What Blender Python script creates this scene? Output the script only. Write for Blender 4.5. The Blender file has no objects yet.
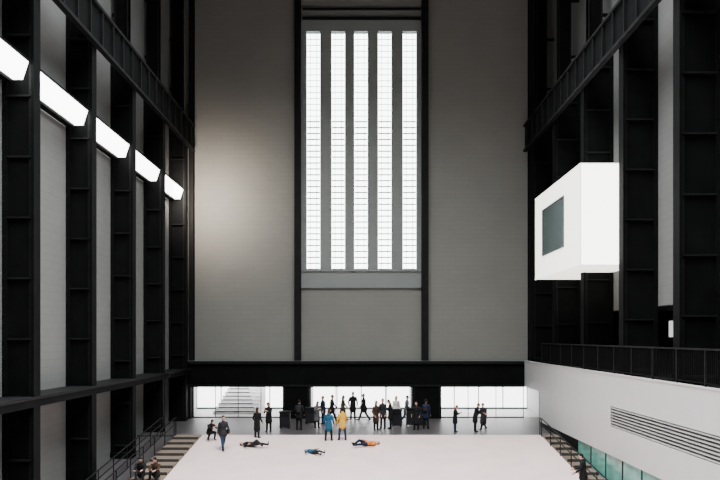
import bpy, bmesh, math, random
import numpy as np
from mathutils import Vector, Matrix
from mathutils.kdtree import KDTree

scene = bpy.context.scene
COL = scene.collection

# ------------------------------------------------------------------ materials
def new_mat(name):
    m = bpy.data.materials.new(name); m.use_nodes = True
    nt = m.node_tree
    return m, nt, nt.nodes["Principled BSDF"]

def plain(name, col, rough=0.6, metal=0.0, noise=0.12, nscale=3.0, bump=0.0, spec=0.5):
    m, nt, b = new_mat(name)
    b.inputs["Roughness"].default_value = rough
    b.inputs["Metallic"].default_value = metal
    b.inputs["Specular IOR Level"].default_value = spec
    tc = nt.nodes.new("ShaderNodeTexCoord")
    n = nt.nodes.new("ShaderNodeTexNoise"); n.inputs["Scale"].default_value = nscale
    n.inputs["Detail"].default_value = 5
    nt.links.new(tc.outputs["Object"], n.inputs["Vector"])
    r = nt.nodes.new("ShaderNodeValToRGB")
    r.color_ramp.elements[0].position = 0.3; r.color_ramp.elements[1].position = 0.7
    r.color_ramp.elements[0].color = tuple(c*(1-noise) for c in col)+(1,)
    r.color_ramp.elements[1].color = tuple(min(1, c*(1+noise)) for c in col)+(1,)
    nt.links.new(n.outputs["Fac"], r.inputs["Fac"])
    nt.links.new(r.outputs["Color"], b.inputs["Base Color"])
    return m

def brickwall(name, col, axis='XZ', dark=0.88, scale=1.0):
    m, nt, b = new_mat(name)
    b.inputs["Roughness"].default_value = 0.85
    b.inputs["Specular IOR Level"].default_value = 0.25
    tc = nt.nodes.new("ShaderNodeTexCoord")
    sep = nt.nodes.new("ShaderNodeSeparateXYZ"); com = nt.nodes.new("ShaderNodeCombineXYZ")
    nt.links.new(tc.outputs["Object"], sep.inputs[0])
    nt.links.new(sep.outputs["X" if axis == 'XZ' else "Y"], com.inputs["X"])
    nt.links.new(sep.outputs["Z"], com.inputs["Y"])
    br = nt.nodes.new("ShaderNodeTexBrick")
    br.inputs["Scale"].default_value = scale
    br.inputs["Brick Width"].default_value = 0.9
    br.inputs["Row Height"].default_value = 0.3
    br.inputs["Mortar Size"].default_value = 0.02
    br.inputs["Mortar Smooth"].default_value = 0.6
    br.inputs["Color1"].default_value = tuple(col)+(1,)
    br.inputs["Color2"].default_value = tuple(c*0.96 for c in col)+(1,)
    br.inputs["Mortar"].default_value = tuple(c*dark for c in col)+(1,)
    nt.links.new(com.outputs[0], br.inputs["Vector"])
    n = nt.nodes.new("ShaderNodeTexNoise"); n.inputs["Scale"].default_value = 0.35; n.inputs["Detail"].default_value = 6
    nt.links.new(tc.outputs["Object"], n.inputs["Vector"])
    mr = nt.nodes.new("ShaderNodeMapRange")
    mr.inputs["To Min"].default_value = 0.88; mr.inputs["To Max"].default_value = 1.10
    nt.links.new(n.outputs["Fac"], mr.inputs["Value"])
    mx = nt.nodes.new("ShaderNodeVectorMath"); mx.operation = 'SCALE'
    nt.links.new(br.outputs["Color"], mx.inputs[0]); nt.links.new(mr.outputs[0], mx.inputs["Scale"])
    nt.links.new(mx.outputs[0], b.inputs["Base Color"])
    return m

def emis(name, col, strength):
    m, nt, b = new_mat(name)
    b.inputs["Base Color"].default_value = (0.8, 0.8, 0.8, 1)
    b.inputs["Roughness"].default_value = 0.4
    b.inputs["Emission Color"].default_value = tuple(col)+(1,)
    b.inputs["Emission Strength"].default_value = strength
    return m

M_steel  = plain("black_steel", (0.0030, 0.0034, 0.0036), 0.7, 0.0, 0.3, 2.0, spec=0.06)
M_steel2 = plain("black_steel_edge", (0.0070, 0.0075, 0.0080), 0.6, 0.0, 0.3, 2.0, spec=0.12)
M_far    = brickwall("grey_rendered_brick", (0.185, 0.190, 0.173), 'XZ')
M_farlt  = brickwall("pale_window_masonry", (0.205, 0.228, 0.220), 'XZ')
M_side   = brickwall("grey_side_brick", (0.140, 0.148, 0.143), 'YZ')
M_white  = plain("white_plaster", (0.50, 0.50, 0.495), 0.6, 0, 0.03, 1.5)
M_floor  = plain("polished_pale_concrete", (0.76, 0.60, 0.59), 0.26, 0, 0.06, 0.8)
M_grey   = plain("dark_grey_floor", (0.048, 0.045, 0.047), 0.40, 0, 0.15, 1.0)
M_step   = plain("tan_concrete_step", (0.14, 0.108, 0.082), 0.7, 0, 0.15, 3.0)
M_nose   = plain("dark_step_nosing", (0.03, 0.025, 0.02), 0.7)
M_ceil   = plain("ceiling_paint", (0.06, 0.06, 0.06), 0.8)
M_win    = emis("daylit_window_glass", (0.94, 0.98, 1.0), 9.5)
M_door   = emis("daylit_entrance_glass", (0.98, 0.98, 0.97), 5.0)
M_lum    = emis("luminaire_diffuser", (1.0, 0.99, 0.97), 10.0)
M_box    = emis("lightbox_side", (1.0, 1.0, 0.86), 2.3)
M_box2   = emis("lightbox_end", (1.0, 1.0, 0.92), 5.5)
M_sky    = emis("skylight_diffuser", (0.95, 0.98, 1.0), 1.0)
M_teal   = plain("teal_glass", (0.10, 0.34, 0.28), 0.15, 0, 0.2, 1.5)
M_screen = plain("grey_teal_glazing", (0.035, 0.065, 0.062), 0.25, 0, 0.1, 1.0)
M_bar    = plain("glazing_bar", (0.05, 0.06, 0.07), 0.6)
M_bin    = plain("black_plastic", (0.010, 0.010, 0.012), 0.5, spec=.2)

# ------------------------------------------------------------------ mesh helper
class MB:
    def __init__(s): s.v=[]; s.f=[]; s.m=[]; s.mats=[]
    def mi(s, mat):
        if mat not in s.mats: s.mats.append(mat)
        return s.mats.index(mat)
    def hexa(s, P, mat):
        b=len(s.v); s.v += [tuple(p) for p in P]; k=s.mi(mat)
        for f in ((0,3,2,1),(4,5,6,7),(0,1,5,4),(1,2,6,5),(2,3,7,6),(3,0,4,7)):
            s.f.append(tuple(b+i for i in f)); s.m.append(k)
    def box(s, x0,x1,y0,y1,z0,z1, mat):
        s.hexa([(x0,y0,z0),(x1,y0,z0),(x1,y1,z0),(x0,y1,z0),(x0,y0,z1),(x1,y0,z1),(x1,y1,z1),(x0,y1,z1)], mat)
    def cyl(s, a, b, r, mat, n=8, r2=None):
        a=Vector(a); b=Vector(b); r2 = r if r2 is None else r2
        t=(b-a).normalized(); u=t.orthogonal().normalized(); w=t.cross(u)
        k=s.mi(mat); base=len(s.v)
        for c,rr in ((a,r),(b,r2)):
            for i in range(n):
                an=2*math.pi*i/n
                s.v.append(tuple(c+u*math.cos(an)*rr+w*math.sin(an)*rr))
        for i in range(n):
            j=(i+1)%n
            s.f.append((base+i,base+j,base+n+j,base+n+i)); s.m.append(k)
        s.f.append(tuple(base+i for i in reversed(range(n)))); s.m.append(k)
        s.f.append(tuple(base+n+i for i in range(n))); s.m.append(k)
    def obj(s, name, smooth=False, loc=(0,0,0)):
        me=bpy.data.meshes.new(name)
        me.from_pydata(s.v,[],s.f)
        for m in s.mats: me.materials.append(m)
        me.polygons.foreach_set("material_index", s.m)
        if smooth: me.polygons.foreach_set("use_smooth",[True]*len(s.f))
        me.update()
        o=bpy.data.objects.new(name,me); COL.objects.link(o); o.location=loc
        return o

# ------------------------------------------------------------------ dimensions
FY=47.0        # far wall plane
RT=38.6        # top of the ramp
SL=0.123       # ramp slope
ZC=33.0
def ramp(y): return 0.0 if y>=RT else -SL*(RT-y)
COLY=[45.4-5.2*k for k in range(9)]

# ------------------------------------------------------------------ floor
b=MB()
b.box(-12.4,15.4,RT,FY+0.2,-0.4,0.0,M_grey)
o=b.obj("floor")
b=MB()
x0,x1=-8.8,9.85
ya,yb=1.0,RT
b.hexa([(x0,ya,ramp(ya)-.4),(x1,ya,ramp(ya)-.4),(x1,yb,-.4),(x0,yb,-.4),(x0,ya,ramp(ya)),(x1,ya,ramp(ya)),(x1,yb,0),(x0,yb,0)],M_floor)
b.obj("floor_ramp")
b=MB()
for xa,xb in ((-12.4,-10.2),):
    b.hexa([(xa,ya,ramp(ya)-.5),(xb,ya,ramp(ya)-.5),(xb,yb,-.5),(xa,yb,-.5),(xa,ya,ramp(ya)-.1),(xb,ya,ramp(ya)-.1),(xb,yb,-.1),(xa,yb,-.1)],M_grey)
b.obj("floor_side_ramp")
b=MB(); b.box(-12.4,15.4,-12,1.0,-5.1,-4.62,M_grey); b.obj("floor_lower")

def stairs(xa,xb):
    b=MB(); tread=1.0; n=int((RT-1)/tread)
    for i in range(n):
        y1=RT-i*tread; y0=y1-tread
        zt=ramp(y1)+0.02
        b.box(xa,xb,y0,y1,zt-0.55,zt,M_step)
        b.box(xa,xb,y0,y0+0.07,zt,zt+0.006,M_nose)
        b.box(xa,xb,y0-0.004,y0,zt-0.12,zt,M_nose)
    return b.obj("staircase")
stairs(-10.2,-8.8); stairs(9.85,10.70)

def handrail(x, yA, yB):
    b=MB()
    for h in (1.0,0.65):
        b.cyl((x,yA,ramp(yA)+h),(x,yB,ramp(yB)+h),0.028,M_steel2)
    y=yA
    while y>=yB-0.01:
        b.cyl((x,y,ramp(y)),(x,y,ramp(y)+1.0),0.025,M_steel2); y-=1.8
    b.cyl((x,yA,ramp(yA)+1.0),(x,yA+0.35,ramp(yA)+1.0),0.028,M_steel2)
    b.cyl((x,yA+0.35,ramp(yA)+1.0),(x,yA+0.35,0.0),0.028,M_steel2)
    b.obj("handrail")
handrail(-10.25,38.2,3.0); handrail(-11.0,38.2,3.0)
handrail(9.80,38.2,3.0)

# ------------------------------------------------------------------ far wall
b=MB()
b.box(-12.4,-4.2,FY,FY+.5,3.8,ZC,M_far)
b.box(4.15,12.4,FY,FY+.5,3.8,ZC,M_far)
WX=[(-3.76,-2.82),(-2.08,-1.14),(-.54,.40),(1.07,2.01),(2.75,3.69)]
WZ0,WZ1=9.96,26.0
b.box(-4.2,4.15,FY+.15,FY+.65,3.8,8.7,M_far)
b.box(-4.2,4.15,FY+.10,FY+.65,8.7,WZ0,M_farlt)
b.box(-4.05,3.95,FY,FY+.10,8.7,8.82,M_farlt)
b.box(-4.2,4.15,FY+.15,FY+.65,WZ1,26.75,M_farlt)
b.box(-4.2,4.15,FY+.15,FY+.65,26.75,ZC,M_far)
b.box(-4.0,3.95,FY,FY+.15,26.75,26.9,M_steel2)
b.box(-4.0,3.95,FY,FY+.15,27.4,27.5,M_steel2)
edges=[-4.2]+[e for w in WX for e in w]+[4.15]
for i in range(0,len(edges),2):
    b.box(edges[i],edges[i+1],FY+.15,FY+.65,WZ0,WZ1,M_farlt)
b.box(-4.0,3.95,FY,FY+.25,WZ0-.14,WZ0,M_farlt)
b.obj("wall_far")
for i,(a,c) in enumerate(WX):
    b=MB()
    b.box(a,c,FY+.50,FY+.54,WZ0,WZ1,M_win)
    z=WZ0
    k=0
    while z<WZ1:
        t=.075 if z<20 else .03
        b.box(a+.04,c-.04,FY+.44,FY+.50,z,z+t,M_bar); z+=0.40; k+=1
    for fx in (0.0,1.0):
        xx=a+(c-a)*fx
        b.box(xx-.02,xx+.02,FY+.44,FY+.50,WZ0,WZ1,M_bar)
    for fx in (.27,.73):
        xx=a+(c-a)*fx
        b.box(xx-.012,xx+.012,FY+.44,FY+.50,WZ0,WZ1,M_bar)
    b.obj("window_%d"%(i+1))

def ibeam_post(name,xa,xb,ya,yb,za,zb):
    b=MB(); xm=(xa+xb)/2
    b.box(xa,xb,ya,ya+.06,za,zb,M_steel2); b.box(xa,xb,yb-.06,yb,za,zb,M_steel)
    b.box(xm-.05,xm+.05,ya+.06,yb-.06,za,zb,M_steel)
    z=za+.5
    while z<zb:
        for sx in (xa+.08,xb-.08):
            b.cyl((sx,ya-.015,z),(sx,ya,z),.02,M_steel2,6)
        z+=.6
    return b.obj(name)
for xa,xb in ((-4.5,-4.08),(3.98,4.42),(-11.5,-11.22),(11.12,11.4)):
    ibeam_post("steel_post",xa,xb,46.5,FY-.01,3.82,ZC-.03)

# black entrance fascia and piers
b=MB()
b.box(-12.4,10.85,46.3,47.3,2.12,3.72,M_steel)
b.box(-12.4,10.85,46.15,46.35,3.62,3.80,M_steel2)
b.box(-12.4,10.85,46.35,47.3,3.72,3.78,M_steel)
b.box(-12.4,10.85,46.22,46.3,2.12,2.24,M_steel2)
for xa,xb in ((-12.4,-11.35),(-5.25,-3.45),(3.33,5.25)):
    b.box(xa,xb,46.3,47.3,0,2.12,M_steel)
    b.box(xa+.08,xa+.16,46.24,46.3,0,2.12,M_steel2)
    b.box(xb-.16,xb-.08,46.24,46.3,0,2.12,M_steel2)
b.obj("trim_entrance_fascia")

# vestibule behind the entrance
b=MB()
b.box(-12.4,12.4,47.2,53,-.1,0.0,plain("vestibule_floor",(.55,.55,.55),.4))
b.obj("floor_vestibule")
b=MB(); b.box(-12.4,12.4,47.3,53,2.5,2.7,M_white); b.obj("ceiling_vestibule")
b=MB()
b.box(-12.6,-12.4,47.3,53,0,2.5,M_white); b.box(12.4,12.6,47.3,53,0,2.5,M_white)
b.box(-5.1,-3.7,47.3,53,0,2.5,M_white); b.box(3.6,5.1,47.3,53,0,2.5,M_white)
b.obj("wall_vestibule_sides")
di=0
for (xa,xb) in ((-12.4,-5.1),(-3.7,3.6),(5.1,12.4)):
    di+=1
    b=MB()
    b.box(xa,xb,52.6,52.7,0.0,2.5,M_door)
    n=4
    for i in range(n+1):
        xx=xa+(xb-xa)*i/n
        b.box(xx-.03,xx+.03,52.5,52.6,0,2.5,M_bar)
    b.box(xa,xb,52.5,52.6,0.0,0.12,M_bar)
    b.obj("window_%d"%(5+di))
di=0
for (xa,xb,n) in ((-11.35,-5.25,4),(-3.45,3.33,4),(5.25,10.85,3)):
    di+=1
    b=MB()
    for i in range(n+1):
        xx=xa+(xb-xa)*i/n
        xx=min(max(xx,xa+.03),xb-.03)
        b.box(xx-.018,xx+.018,46.9,46.98,0,2.12,M_steel2)
    b.box(xa,xb,46.9,46.98,0.0,.06,M_steel2)
    b.box(xa,xb,46.9,46.98,2.04,2.12,M_steel2)
    b.obj("door_%d"%di)
# white stair rising behind the left entrance
b=MB()
M_ws=plain("white_stair",(.85,.85,.85),.5)
for k in range(9):
    b.box(-10.4+.10*k,-7.3+.02*k,49.0+.32*k,49.32+.32*k,0,.24*(k+1),M_ws)
    b.box(-10.2+.10*k,-7.5-.12*k,48.99+.32*k,49.0+.32*k,.24*(k+1)-.08,.24*(k+1),M_bar)
b.obj("white_staircase")

# ------------------------------------------------------------------ left wall
b=MB()
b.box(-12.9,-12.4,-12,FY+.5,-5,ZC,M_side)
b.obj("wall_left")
b=MB()
b.box(-12.4,-12.0,-12,46.1,3.0,3.24,M_steel)
b.box(-12.4,-11.25,-12,46.1,3.24,3.34,M_steel2)
b.box(-11.42,-11.28,-12,46.1,2.98,3.24,M_steel)
b.obj("trim_left_beam")

def steel_column(sx, xf, xb, y2, z0):
    b=MB(); y1=y2-.5
    ZT=19.3
    lo,hi=min(sx*xf,sx*xb),max(sx*xf,sx*xb)
    b.box(lo+.05,hi-.05,y1+.17,y2-.12,z0,ZT,M_steel)
    fa,fb=sorted((sx*xf,sx*(xf+.09)))
    b.box(fa,fb,y1,y2,z0,ZT,M_steel)
    ga,gb=sorted((sx*xb,sx*(xb-.16)))
    b.box(ga,gb,y1,y2,z0,ZT,M_steel)
    aa,ab=sorted((sx*(xf+.09),sx*(xf+.22)))
    b.box(aa,ab,y1+.1,y1+.17,z0,ZT,M_steel2)
    z=math.ceil(z0)
    while z<ZT:
        b.box(lo+.12,hi-.12,y1+.03,y1+.17,z,z+.06,M_steel2)
        z+=2.1
    z=z0+.2
    xr=sx*(xf+.155)
    while z<ZT and y2>18:
        b.cyl((xr,y1+.08,z),(xr,y1+.1,z),.022,M_steel2,6)
        b.cyl((sx*(xb-.08),y1-.02,z),(sx*(xb-.08),y1,z),.022,M_steel2,6)
        z+=.3
    # slimmer roof shaft above the crane girder, with brackets
    ua,ub=sorted((sx*(xf+.25),sx*(xf+.95)))
    b.box(ua,ub,y1+.1,y2-.1,ZT,ZC-.02,M_steel)
    b.box(ua,ua+.06,y1+.04,y2-.04,ZT,ZC-.02,M_steel2)
    b.box(ub-.06,ub,y1+.04,y2-.04,ZT,ZC-.02,M_steel2)
    z=ZT+2
    while z<ZC-1:
        ca,cb=sorted((sx*(xf+.95),sx*12.39))
        b.box(ca,cb,y1+.2,y2-.2,z,z+.15,M_steel2); z+=3.2
    b.box(lo,hi,y1-.06,y2+.06,z0,z0+.25,M_steel)
    b.obj("steel_column")
for y in COLY:
    steel_column(-1,11.3,12.4,y,ramp(y)-.1 if y<RT else 0)

def crane_girder(sx,xf):
    b=MB(); a,c=sorted((sx*xf,sx*(xf+.12)))
    b.box(a,c,-11.9,46.4,17.8,19.3,M_steel)
    a,c=sorted((sx*(xf-.12),sx*(xf+.12)))
    b.box(a,c,-11.9,46.4,19.3,19.42,M_steel2)
    b.box(a,c,-11.9,46.4,17.66,17.8,M_steel2)
    y=0
    while y<46.3:
        a,c=sorted((sx*(xf-.1),sx*xf))
        b.box(a,c,y,y+.08,17.8,19.3,M_steel2); y+=1.3
    a,c=sorted((sx*(xf),sx*(xf+.1)))
    b.box(a,c,-11.9,46.4,19.42,19.58,M_steel)
    b.obj("crane_girder")
crane_girder(-1,11.17); crane_girder(1,10.80)

def luminaire(y0,y1):
    b=MB()
    b.hexa([(-11.98,y0,14.24),(-11.65,y0,14.24),(-11.65,y1,14.24),(-11.98,y1,14.24),
            (-11.80,y0,14.85),(-11.45,y0,14.85),(-11.45,y1,14.85),(-11.80,y1,14.85)],M_lum)
    b.box(-12.3,-11.42,y0,y1,14.85,14.93,M_steel)
    b.box(-12.3,-12.0,y0,y1,14.15,14.25,M_steel)
    for y in (y0+.02,y1-.1):
        b.box(-12.35,-11.95,y,y+.08,14.3,14.85,M_steel)
    b.obj("wall_light_box")
for k in range(len(COLY)-1):
    luminaire(COLY[k+1]+.02, COLY[k]-.56)

# ------------------------------------------------------------------ right wall
b=MB()
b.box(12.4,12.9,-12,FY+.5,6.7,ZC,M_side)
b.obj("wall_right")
for y in COLY:
    steel_column(1,10.93,12.4,y,3.76)
b=MB()
b.box(10.88,15.4,-12,47.2,3.3,3.75,M_steel)
b.obj("floor_gallery")
b=MB(); b.box(12.9,15.6,-12,47.5,6.7,6.9,M_steel); b.obj("ceiling_gallery")
b=MB(); b.box(15.4,15.6,-12,47.5,-5,6.7,M_steel); b.box(12.0,15.4,47.2,47.5,0,6.7,M_steel); b.obj("wall_gallery_back")
b=MB()
b.box(15.3,15.39,34.3,34.9,5.4,6.2,emis("sign_face",(0.9,0.95,1),1.0))
b.box(15.25,15.39,34.25,34.95,6.2,6.25,M_steel2)
b.obj("lit_wall_sign")

# white parapet wall
GY0,GY1,GZ0,GZ1=12.0,30.2,1.55,2.42
b=MB()
X0,X1=10.72,10.88
b.box(X0,X1,-12,46.15,GZ1,3.78,M_white)
b.box(X0,X1,-12,GY0,.3,GZ1,M_white)
b.box(X0,X1,GY1,42.3,.3,GZ1,M_white)
b.box(X0,X1,42.3,46.15,2.12,GZ1,M_white)
b.box(X0,X1,GY0,GY1,.3,GZ0,M_white)
b.box(X0-.02,X1+.04,-12,46.15,3.78,3.83,M_white)
b.obj("wall_parapet")
b=MB()
b.box(X0+.1,X0+.14,GY0,GY1,GZ0,GZ1,M_bin)
z=GZ0+.03
M_slat=plain("grille_slat",(.34,.34,.335),.5)
while z<GZ1-.02:
    b.hexa([(X0-.005,GY0,z),(X0+.08,GY0,z+.03),(X0+.08,GY1,z+.03),(X0-.005,GY1,z),
            (X0-.005,GY0,z+.035),(X0+.08,GY0,z+.065),(X0+.08,GY1,z+.065),(X0-.005,GY1,z+.035)],M_slat)
    z+=.125
b.obj("ventilation_grille")
b=MB()
y=3.0
while y<34:
    b.box(10.80,10.84,y+.05,y+1.95,ramp(y)-.6,.28,M_teal)
    b.box(10.78,10.86,y-.05,y+.05,ramp(y)-.6,.3,M_steel2)
    y+=2.0
b.box(10.80,10.86,35,42.3,-1.2,.3,M_steel)
b.obj("glass_partition")

# black balustrade on parapet
b=MB()
xr=10.80
b.box(xr-.04,xr+.04,-6,42,4.98,5.04,M_steel2)
b.box(xr-.02,xr+.02,-6,42,3.92,3.96,M_steel)
y=6.0
while y<42:
    b.box(xr-.013,xr+.013,y,y+.026,3.94,5.0,M_steel); y+=.13
y=-6
while y<42.1:
    b.box(xr-.03,xr+.03,y-.03,y+.03,3.835,5.0,M_steel2); y+=2.0
b.obj("balustrade")

# projecting light box on right wall
bay=bpy.data.objects.new("projecting_bay_window",None); COL.objects.link(bay)
xa,xb,ya,yb,za,zb=9.65,12.38,30.9,39.0,8.6,13.05
b=MB()
b.box(xa,xb,ya+.02,yb,za,zb,M_box)
b.box(xa+.02,xb,ya,ya+.02,za+.02,zb-.02,M_box2)
s=b.obj("luminous_shell"); s.parent=bay
M_edge=emis("white_frame",(1,1,.93),1.6)
b2=MB()
b2.box(xa-.02,xa+.02,ya-.02,ya+.02,za,zb,M_edge)
b2.box(xa-.02,xb,ya-.02,ya+.02,zb,zb+.03,M_edge)
b2.box(xa-.02,xa+.02,ya,yb,zb,zb+.03,M_edge)
b2.box(xa-.02,xa+.02,ya,yb,za-.03,za,M_edge)
b2.box(xa-.02,xb,ya-.02,ya+.02,za-.03,za,M_edge)
fr=b2.obj("frame"); fr.parent=bay
b3=MB()
b3.box(xa-.02,xa+.02,33.45,37.3,9.75,12.1,M_screen)
for yy in (33.4,37.3): b3.box(xa-.05,xa+.02,yy,yy+.06,9.7,12.15,M_bar)
for zz in (9.7,12.1): b3.box(xa-.05,xa+.02,33.4,37.36,zz,zz+.06,M_bar)
s=b3.obj("glazing"); s.parent=bay

# ------------------------------------------------------------------ ceiling, back wall, bridge
b=MB(); b.box(-12.9,12.9,-12.3,FY+.6,ZC,ZC+.3,M_ceil); b.obj("ceiling")
b=MB(); b.box(-12.9,15.6,-12.3,-12,-5,ZC,M_side); b.obj("wall_back")
b=MB(); b.box(-12.4,10.7,-12,.5,3.4,3.75,M_grey); b.obj("floor_bridge")
b=MB()
for k in range(5):
    y0=-8+k*6.5
    b.box(-5,5,y0,y0+5.0,ZC-.12,ZC-.02,M_sky)
    for fx in (-5,-2.5,0,2.5,5): b.box(fx-.04,fx+.04,y0,y0+5,ZC-.2,ZC-.12,M_steel2)
b.obj("skylight")

# ------------------------------------------------------------------ lights
def area(name, loc, rot, sx, sy, e, col=(1,1,1), spread=180):
    l=bpy.data.lights.new(name,'AREA'); l.shape='RECTANGLE'; l.size=sx; l.size_y=sy; l.energy=e; l.color=col
    l.spread=math.radians(spread)
    o=bpy.data.objects.new(name,l); COL.objects.link(o); o.location=loc; o.rotation_euler=rot
    return o
area("skylight_lamp",(0,14,ZC-.4),(0,0,0),14,38,25500,(.98,.99,1.0),112)
for x in (-8.6,0,8.6):  # unseen fills added so the vestibule stair's front risers get light
    area("vestibule_fill",(x,50,2.45),(0,0,0),5,3,180,(1,1,1))
sp=bpy.data.lights.new("luminaire_glow_fill",'SPOT'); sp.energy=3900; sp.spot_size=math.radians(140); sp.spot_blend=1; sp.shadow_soft_size=.6; sp.color=(1,.84,.72)  # added spot without fixture, stands in for last luminaire's glow on far wall
so=bpy.data.objects.new("luminaire_glow_fill",sp); COL.objects.link(so); so.location=(-10.6,42.7,14.5)
so.rotation_euler=(Vector((-10.3,47,14.5))-Vector(so.location)).to_track_quat('-Z','Y').to_euler()

w=bpy.data.worlds.new("World"); scene.world=w; w.use_nodes=True
w.node_tree.nodes["Background"].inputs[0].default_value=(.8,.9,1,1)
w.node_tree.nodes["Background"].inputs[1].default_value=.3

# ------------------------------------------------------------------ people
MC={}
def cmat(name,col,rough=.85):
    if name not in MC: MC[name]=plain(name,col,rough,0,.12,12.0,spec=.2)
    return MC[name]
SKIN=(.50,.30,.22)
C=dict(black=(.006,.006,.007),navy=(.007,.012,.030),char=(.018,.018,.022),brown=(.04,.022,.013),
       blue=(.012,.070,.13),yellow=(.62,.34,.03),orange=(.55,.17,.02),white=(.6,.6,.58),olive=(.045,.05,.025),
       jean=(.018,.030,.065),red=(.28,.02,.02),grey=(.09,.09,.095),hairb=(.008,.006,.005),hairn=(.04,.022,.012),blond=(.25,.16,.07))

def ring_loft(R, secs, side, tag, n=14):
    V,F,T=R
    cs=[Vector(c) for c,_,_ in secs]
    out=[]
    t0=(cs[1]-cs[0]).normalized(); t1=(cs[-1]-cs[-2]).normalized()
    _,rx,ry=secs[0]; rc=min(rx,ry)
    for a in (80,50,22):
        ar=math.radians(a); out.append((cs[0]-t0*rc*math.sin(ar),rx*math.cos(ar),ry*math.cos(ar),t0))
    for i in range(len(secs)):
        c,rx,ry=cs[i],secs[i][1],secs[i][2]
        t=((cs[min(i+1,len(cs)-1)]-cs[max(i-1,0)])).normalized()
        out.append((c,rx,ry,t))
        if i<len(secs)-1:
            d=(cs[i+1]-c).length; k=int(d/.045)
            for j in range(1,k+1):
                f=j/(k+1)
                out.append((c.lerp(cs[i+1],f),rx*(1-f)+secs[i+1][1]*f,ry*(1-f)+secs[i+1][2]*f,(cs[i+1]-c).normalized()))
    _,rx,ry=secs[-1]; rc=min(rx,ry)
    for a in (22,50,80):
        ar=math.radians(a); out.append((cs[-1]+t1*rc*math.sin(ar),rx*math.cos(ar),ry*math.cos(ar),t1))
    base=len(V)
    for c,rx,ry,t in out:
        s=Vector(side); s=s-t*s.dot(t)
        if s.length<.05: s=t.orthogonal()
        s.normalize(); w=t.cross(s)
        for i in range(n):
            an=2*math.pi*i/n
            V.append(c+s*math.cos(an)*rx+w*math.sin(an)*ry); T.append(tag)
    for k in range(len(out)-1):
        for i in range(n):
            j=(i+1)%n
            F.append((base+k*n+i,base+k*n+j,base+(k+1)*n+j,base+(k+1)*n+i))
    F.append(tuple(base+i for i in reversed(range(n))))
    e=base+(len(out)-1)*n
    F.append(tuple(e+i for i in range(n)))

def limb(R,a,b,ra,rb,tag,side=(1,0,0),n=12): ring_loft(R,[(a,ra,ra),(b,rb,rb)],side,tag,n)

def ldir(a,bd,sx):
    a=math.radians(a); bd=math.radians(bd)
    return Vector((sx*math.sin(bd), -math.sin(a)*math.cos(bd), -math.cos(a)*math.cos(bd)))

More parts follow.
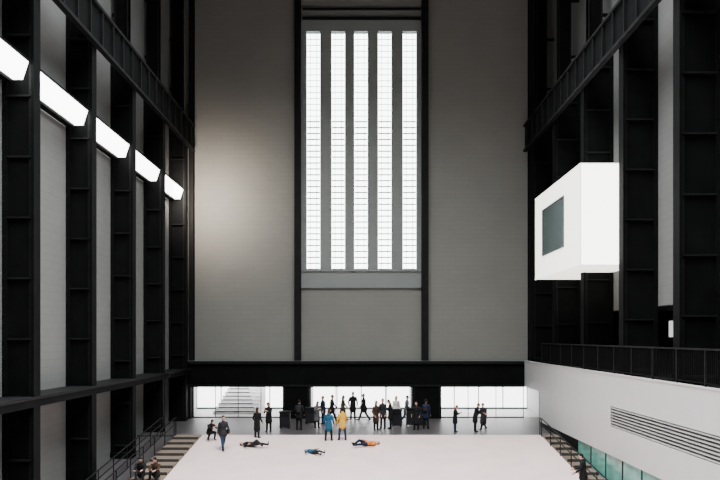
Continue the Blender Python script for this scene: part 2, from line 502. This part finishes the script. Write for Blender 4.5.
def person(name, loc, yaw=0, h=1.72, top='black', legs='black', hair='hairb', shoes='black',
           coat=.18, longhair=False, lean=3, head=(0,0), ll=(0,3,0), rl=(0,3,0), la=(5,8,12), ra=(5,8,12),
           lying=False, tilt=False, bag=None, hood=False, scarf=None, lift=0.0):
    R=([],[],[])
    E=([],[],[])
    if lying: coat=0
    le=math.radians(lean)
    U=Vector((0,-math.sin(le),math.cos(le))); Fw=Vector((0,-math.cos(le),-math.sin(le)))
    P=Vector((0,0,.92))
    TOP,LEG,SK,HR,SH,BG,EY=0,1,2,3,4,5,6
    ring_loft(R,[(P-U*.06,.150,.115),(P+U*.04,.170,.13),(P+U*.16,.155,.12),(P+U*.30,.178,.13),(P+U*.40,.190,.118),(P+U*.455,.15,.09),(P+U*.49,.080,.070)],(1,0,0),TOP,20)
    if coat>0:
        D=Vector((0,0,-1)); sp=1.0+abs(ll[0]-rl[0])/120
        ring_loft(R,[(P+U*.06,.175,.135),(P+D*coat*.5,.185,.145*sp),(P+D*(coat-.02),.20,.155*sp),(P+D*coat,.203,.157*sp)],(1,0,0),TOP,20)
    ring_loft(R,[(P-U*.04,.16,.12),(P-Vector((0,0,.11)),.15,.105)],(1,0,0),LEG,18)
    nb=P+U*.47
    hp=math.radians(head[0]+lean); hy=math.radians(head[1])
    HU=Vector((0,-math.sin(hp),math.cos(hp)))
    hf=Vector((math.sin(hy),-math.cos(hy)*math.cos(hp),-math.sin(hp))).normalized()
    hs=HU.cross(hf).normalized()
    nt=nb+(U*.5+HU*.5)*.07
    limb(R,nb,nt+HU*.02,.057,.052,SK)
    hc=nt+HU*.112+hf*(.012 if not lying else -.03)
    ring_loft(R,[(hc-HU*.03,.068,.080),(hc+HU*.03,.074,.092)],hs,SK,18)
    ring_loft(R,[(hc-HU*.075+hf*.028,.038,.036),(hc-HU*.03+hf*.02,.057,.062)],hs,SK,14)
    limb(R,hc+hf*.090+HU*.012,hc+hf*.106-HU*.022,.009,.014,SK)
    for s in (-1,1):
        limb(R,hc+hs*s*.076+HU*.015-hf*.005,hc+hs*s*.076-HU*.025-hf*.002,.013,.010,SK)
    ring_loft(R,[(hc+HU*.02-hf*.030,.080,.080),(hc+HU*.058-hf*.012,.078,.090)],hs,HR,18)
    if longhair:
        ring_loft(R,[(hc-hf*.05,.078,.052),(hc-HU*.10-hf*.06,.082,.048),(hc-HU*.22-hf*.075,.07,.035)],hs,HR,14)
    if hood:
        ring_loft(R,[(nb-hf*.06+U*.01,.11,.07),(nb-hf*.07+U*.06,.085,.05)],(1,0,0),TOP,14)
    if scarf:
        ring_loft(R,[(nb-U*.0,.09,.085),(nb+U*.06,.078,.075)],(1,0,0),BG,14)
    for s in (-1,1):
        p=hc+hf*.084+hs*s*.030+HU*.018
        limb(E,p,p+hf*.006,.007,.006,EY,n=6)
        q=hc+hf*.090+hs*s*.030+HU*.036
        limb(E,q-hs*.014,q+hs*.014,.003,.003,HR,n=5)
    limb(E,hc+hf*.080-HU*.052-hs*.018,hc+hf*.080-HU*.052+hs*.018,.004,.004,HR,n=5)
    for s,A in ((-1,la),(1,ra)):
        sh=P+U*.42+Vector((s*.172,0,0))
        d1=ldir(A[0]+lean*.5,A[1],s); el=sh+d1*.28
        d2=ldir(A[0]+lean*.5+A[2],A[1]*.4 - (A[3] if len(A)>3 else 0),s); wr=el+d2*.24
        limb(R,sh,el,.062,.052,TOP); limb(R,el,wr,.052,.040,TOP)
        W=Vector((0,-1,0)); W=(W-d2*W.dot(d2))
        if W.length<.1: W=Vector((0,0,1))-d2*d2.z
        W.normalize(); N=d2.cross(W).normalized()*(-s)
        if N.x*s>0: N=-N
        limb(R,wr-d2*.01,wr+d2*.03,.03,.026,SK)
        ring_loft(R,[(wr+d2*.03,.028,.018),(wr+d2*.085,.038,.017)],W,SK,12)
        for i,L in enumerate((.066,.078,.083,.074)):
            o=wr+d2*.09+W*(-.030+.020*i)
            k1=o+d2*L*.5+N*.008; k2=k1+(d2*.75+N*.65).normalized()*L*.5
            limb(E,o-d2*.015,k1,.0095,.0085,SK,n=7); limb(E,k1,k2,.0085,.007,SK,n=7)
        t0=wr+d2*.035+W*.026; t1=t0+(d2*.6+W*.8).normalized()*.04; t2=t1+(d2*.95+W*.3).normalized()*.032
        limb(E,t0-W*.01,t1,.012,.010,SK,n=7); limb(E,t1,t2,.010,.008,SK,n=7)
    for s,A in ((-1,ll),(1,rl)):
        hpj=P+Vector((s*.088,0,-.05))
        d1=ldir(A[0],A[1],s); kn=hpj+d1*.41
        d2=ldir(A[0]-A[2],A[1]*.5,s); an=kn+d2*.40
        ring_loft(R,[(hpj,.098,.10),(hpj.lerp(kn,.5),.084,.088),(kn,.064,.068)],(1,0,0),LEG,16)
        ring_loft(R,[(kn,.064,.068),(kn+d2*.12,.060,.068),(an,.050,.052)],(1,0,0),LEG,14)
        fa=90+A[0]-A[2]
        if not lying: fa=90+max(-25,min(10,(A[0]-A[2])*.5))
        df=ldir(fa,4 ,s)
        hl=an+d2*.025-df*.035
        ring_loft(R,[(hl,.038,.034),(hl+df*.10,.042,.034),(hl+df*.20,.038,.022)],(1,0,0),SH,12)
        limb(R,an-d2*.02,hl+df*.03,.046,.038,SH)
    if bag=='backpack':
        ring_loft(R,[(P+U*.12-Fw*.17,.13,.07),(P+U*.38-Fw*.18,.125,.075)],(1,0,0),BG,16)
    elif bag=='shoulder':
        ring_loft(R,[(P+Vector((.25,.02,-.10)),.045,.11),(P+Vector((.25,.02,.08)),.035,.10)],(1,0,0),BG,14)
        limb(R,P+Vector((.25,.02,.1)),P+U*.45+Vector((.14,0,.03)),.016,.016,BG)
    sc=h/1.70
    me=bpy.data.meshes.new("tmp"); me.from_pydata([tuple(v) for v in R[0]],[],R[1]); me.update()
    to=bpy.data.objects.new("tmp",me); COL.objects.link(to)
    md=to.modifiers.new("r",'REMESH'); md.mode='VOXEL'; md.voxel_size=.0135
    ms=to.modifiers.new("s",'SMOOTH'); ms.factor=.5; ms.iterations=2
    dg=bpy.context.evaluated_depsgraph_get()
    ev=to.evaluated_get(dg); em=ev.to_mesh()
    nv=len(em.vertices); co=np.empty(nv*3); em.vertices.foreach_get("co",co); co=co.reshape(-1,3)
    faces=[tuple(p.vertices) for p in em.polygons]
    ev.to_mesh_clear(); bpy.data.objects.remove(to); bpy.data.meshes.remove(me)
    kd=KDTree(len(R[0]))
    for i,v in enumerate(R[0]): kd.insert(v,i)
    kd.balance()
    vt=[]
    for c in co:
        t=R[2][kd.find(c)[1]]
        if coat>0 and t==LEG and c[2]>P.z-coat-.05 and abs(c[1])<.24: t=TOP
        if lying and t==LEG and c[2]>P.z-.03: t=TOP
        if t in (SK,HR):
            rel=Vector(c)-hc
            if rel.length<.15:
                u=rel.dot(HU); f=rel.dot(hf); sd=abs(rel.dot(hs))
                if u>-.10:
                    ear = sd>.079 and -.04<u<.03 and -.025<f<.02
                    hairy = u>.068 or (u>-.055 and f<.01+.55*u)
                    t = HR if (hairy and not ear) else (t if (longhair and f<-.03) else SK)
        vt.append(t)
    fm=[]
    for f in faces:
        ts=[vt[i] for i in f]; fm.append(max(set(ts),key=ts.count))
    allv=[Vector(c) for c in co]+list(E[0])
    base=nv
    for f in E[1]:
        faces.append(tuple(base+i for i in f)); fm.append(E[2][f[0]])
    M=Matrix.Identity(4)
    if lying: M=Matrix.Rotation(math.radians(-90),4,'X')@M
    M=Matrix.Rotation(math.radians(yaw),4,'Z')@M
    if tilt: M=Matrix.Rotation(math.atan(SL),4,'X')@M
    M=M@Matrix.Scale(sc,4)
    vv=[M@v for v in allv]
    if lying:
        c=M@P
        if tilt: mz=min((v.z-SL*(v.y-c.y)) for v in vv)
        else: mz=min(v.z for v in vv)
        off=Vector((c.x,c.y,mz))
    else:
        off=Vector((0,0,min(v.z for v in vv)))
    vv=[v-off for v in vv]
    me=bpy.data.meshes.new(name); me.from_pydata([tuple(v) for v in vv],[],faces)
    bagc={None:'black'}.get(bag,'char')
    for nm,cn in (("cloth_"+top,C[top]),("trousers_"+legs,C[legs]),("skin",SKIN),("hair_"+hair,C[hair]),("shoes_"+shoes,C[shoes]),
                  ("bag_"+(scarf or bagc),C[scarf or bagc]),("eye_dark",(.01,.01,.01))):
        me.materials.append(cmat(nm,cn))
    me.polygons.foreach_set("material_index",fm)
    me.polygons.foreach_set("use_smooth",[True]*len(faces)); me.update()
    o=bpy.data.objects.new(name,me); COL.objects.link(o)
    o.location=(loc[0],loc[1],ramp(loc[1])+lift)
    return o

walkL=dict(ll=(24,3,6),rl=(-16,3,18),la=(-18,8,12),ra=(22,8,18))
walkR=dict(rl=(24,3,6),ll=(-16,3,18),ra=(-18,8,12),la=(22,8,18))
phone=dict(la=(25,6,95,30),ra=(25,6,95,30),head=(25,0))
pockets=dict(la=(-8,18,45,10),ra=(-8,18,45,10))

# on the ramp
person("walking_man",(-7.09,35.7),yaw=35,h=1.82,top='char',legs='jean',coat=.12,**walkL,bag='shoulder')
person("crouching_person",(-8.2,37.6),yaw=40,h=1.66,top='black',coat=0,lean=28,ll=(100,10,125),rl=(95,10,120),la=(40,5,60,20),ra=(45,5,50,20),head=(5,0))
person("standing_woman",(-5.7,38.0),yaw=150,h=1.66,top='black',coat=.45,longhair=True,hair='hairn',**pockets)
person("standing_man",(-5.3,39.8),yaw=-20,h=1.72,top='black',coat=.30,**phone)
person("lying_man",(-5.67,36.2),yaw=68,h=1.65,top='black',legs='char',lying=True,tilt=True,lean=0,ll=(45,5,80),rl=(10,5,12),la=(0,40,30),ra=(0,35,20))
person("lying_child",(-2.45,35.0),yaw=50,h=1.3,top='blue',legs='black',lying=True,tilt=True,lean=0,ll=(4,8,6),rl=(14,10,20),la=(0,60,10),ra=(0,50,20))
person("standing_woman",(-1.78,37.4),yaw=165,h=1.70,top='blue',legs='black',coat=.26,hair='hairn',longhair=True,hood=True,ll=(4,7,2),rl=(-3,7,2),**pockets)
person("standing_woman",(-1.05,37.5),yaw=-160,h=1.76,top='yellow',legs='jean',coat=.18,hair='hairb',hood=True,ll=(-4,7,2),rl=(6,7,4),la=(10,10,30),ra=(8,12,20))
person("lying_woman",(.26,36.4),yaw=-65,h=1.60,top='orange',legs='navy',hair='hairn',lying=True,tilt=True,lean=0,ll=(30,5,60),rl=(8,5,8),la=(0,45,20),ra=(0,30,40))
person("standing_man",(9.2,29.1),yaw=-110,h=1.74,top='black',legs='black',coat=.2,hood=True,ll=(10,3,4),rl=(-8,3,8),la=(20,8,50),ra=(15,8,40),head=(15,0))
# seated on one step, feet on the step below
sit=dict(ll=(119,6,112),rl=(117,6,108),la=(45,6,35,14),ra=(45,6,40,14),coat=0,lean=14,lift=-.012)
person("sitting_man",(-9.75,30.92),yaw=6,h=1.76,top='black',legs='char',head=(15,0),**sit)
person("sitting_woman",(-9.08,30.92),yaw=-5,h=1.70,top='brown',legs='black',hair='hairb',longhair=True,head=(5,-20),**sit)

# back rows on the flat floor
person("standing_man",(-3.65,40.6),yaw=170,h=1.76,coat=.2,bag='backpack',**pockets)
person("standing_woman",(-2.67,41.5),yaw=30,h=1.62,top='grey',coat=.4,longhair=True,**phone)
person("standing_man",(-2.4,43.4),yaw=-60,h=1.75,coat=.15,top='navy',legs='jean')
person("walking_man",(-1.93,44.6),yaw=90,h=1.78,top='black',**walkL)
person("walking_woman",(-1.24,45.1),yaw=100,h=1.70,top='olive',coat=.30,hair='hairn',longhair=True,**walkR)
person("standing_man",(-.59,45.4),yaw=10,h=1.86,top='black',coat=.3,**pockets)
person("walking_man",(.13,45.2),yaw=-80,h=1.80,top='black',**walkL)
person("standing_woman",(.81,40.6),yaw=40,h=1.70,top='brown',coat=.42,hair='hairb',longhair=True,**pockets)
person("standing_man",(1.23,41.1),yaw=-30,h=1.80,top='char',coat=.2,bag='backpack')
person("standing_man",(1.68,41.2),yaw=-90,h=1.74,top='black',coat=.3,scarf='red',**phone)
person("standing_woman",(2.14,44.0),yaw=20,h=1.70,top='white',legs='olive',coat=.2,hair='blond',longhair=True)
person("walking_man",(2.83,44.3),yaw=70,h=1.76,top='grey',legs='jean',**walkR)
person("standing_woman",(3.15,40.6),yaw=-20,h=1.66,top='black',coat=.5,hair='hairn',**pockets)
person("standing_man",(3.75,41.1),yaw=160,h=1.76,top='navy',coat=.25,bag='backpack')
person("standing_woman",(5.29,39.8),yaw=70,h=1.55,top='black',legs='jean',coat=.3,hair='hairn',scarf='red',**phone)
person("standing_man",(6.45,39.9),yaw=90,h=1.66,top='black',coat=.3,lean=14,la=(25,8,50),ra=(25,8,50),head=(10,0))
person("walking_woman",(7.05,40.7),yaw=-60,h=1.62,top='char',coat=.4,bag='backpack',**walkR)

def bin_(x,y):
    b=MB()
    b.box(x-.30,x+.30,y-.3,y+.3,.06,.95,M_bin)
    b.box(x-.34,x+.34,y-.34,y+.34,.95,1.02,M_steel2)
    b.box(x-.26,x+.26,y-.31,y-.3,.7,.86,M_steel2)
    for sx in (-.26,.22):
        for sy in (-.26,.22): b.box(x+sx,x+sx+.05,y+sy,y+sy+.05,0,.06,M_steel2)
    b.obj("litter_bin")
bin_(-4.55,41.4); bin_(-3.2,43.6); bin_(2.1,42.4)
def desk(x,y):
    b=MB()
    b.box(x-.6,x+.6,y-.3,y-.25,.05,1.0,M_bin); b.box(x-.6,x-.55,y-.25,y+.3,.0,1.0,M_bin); b.box(x+.55,x+.6,y-.25,y+.3,0,1.0,M_bin)
    b.box(x-.65,x+.65,y-.35,y+.35,1.0,1.05,M_steel2); b.box(x-.55,x+.55,y-.2,y+.25,.5,.53,M_bin)
    b.obj("information_desk")
desk(3.3,42.8)

# ------------------------------------------------------------------ camera
cam=bpy.data.cameras.new("camera"); cam.sensor_width=36; cam.lens=35.0
cam.shift_x=-2/720; cam.shift_y=97/720
co_=bpy.data.objects.new("camera",cam); COL.objects.link(co_)
co_.location=(0,0,5.4); co_.rotation_euler=(math.radians(90),0,0)
cam.clip_end=200
scene.camera=co_
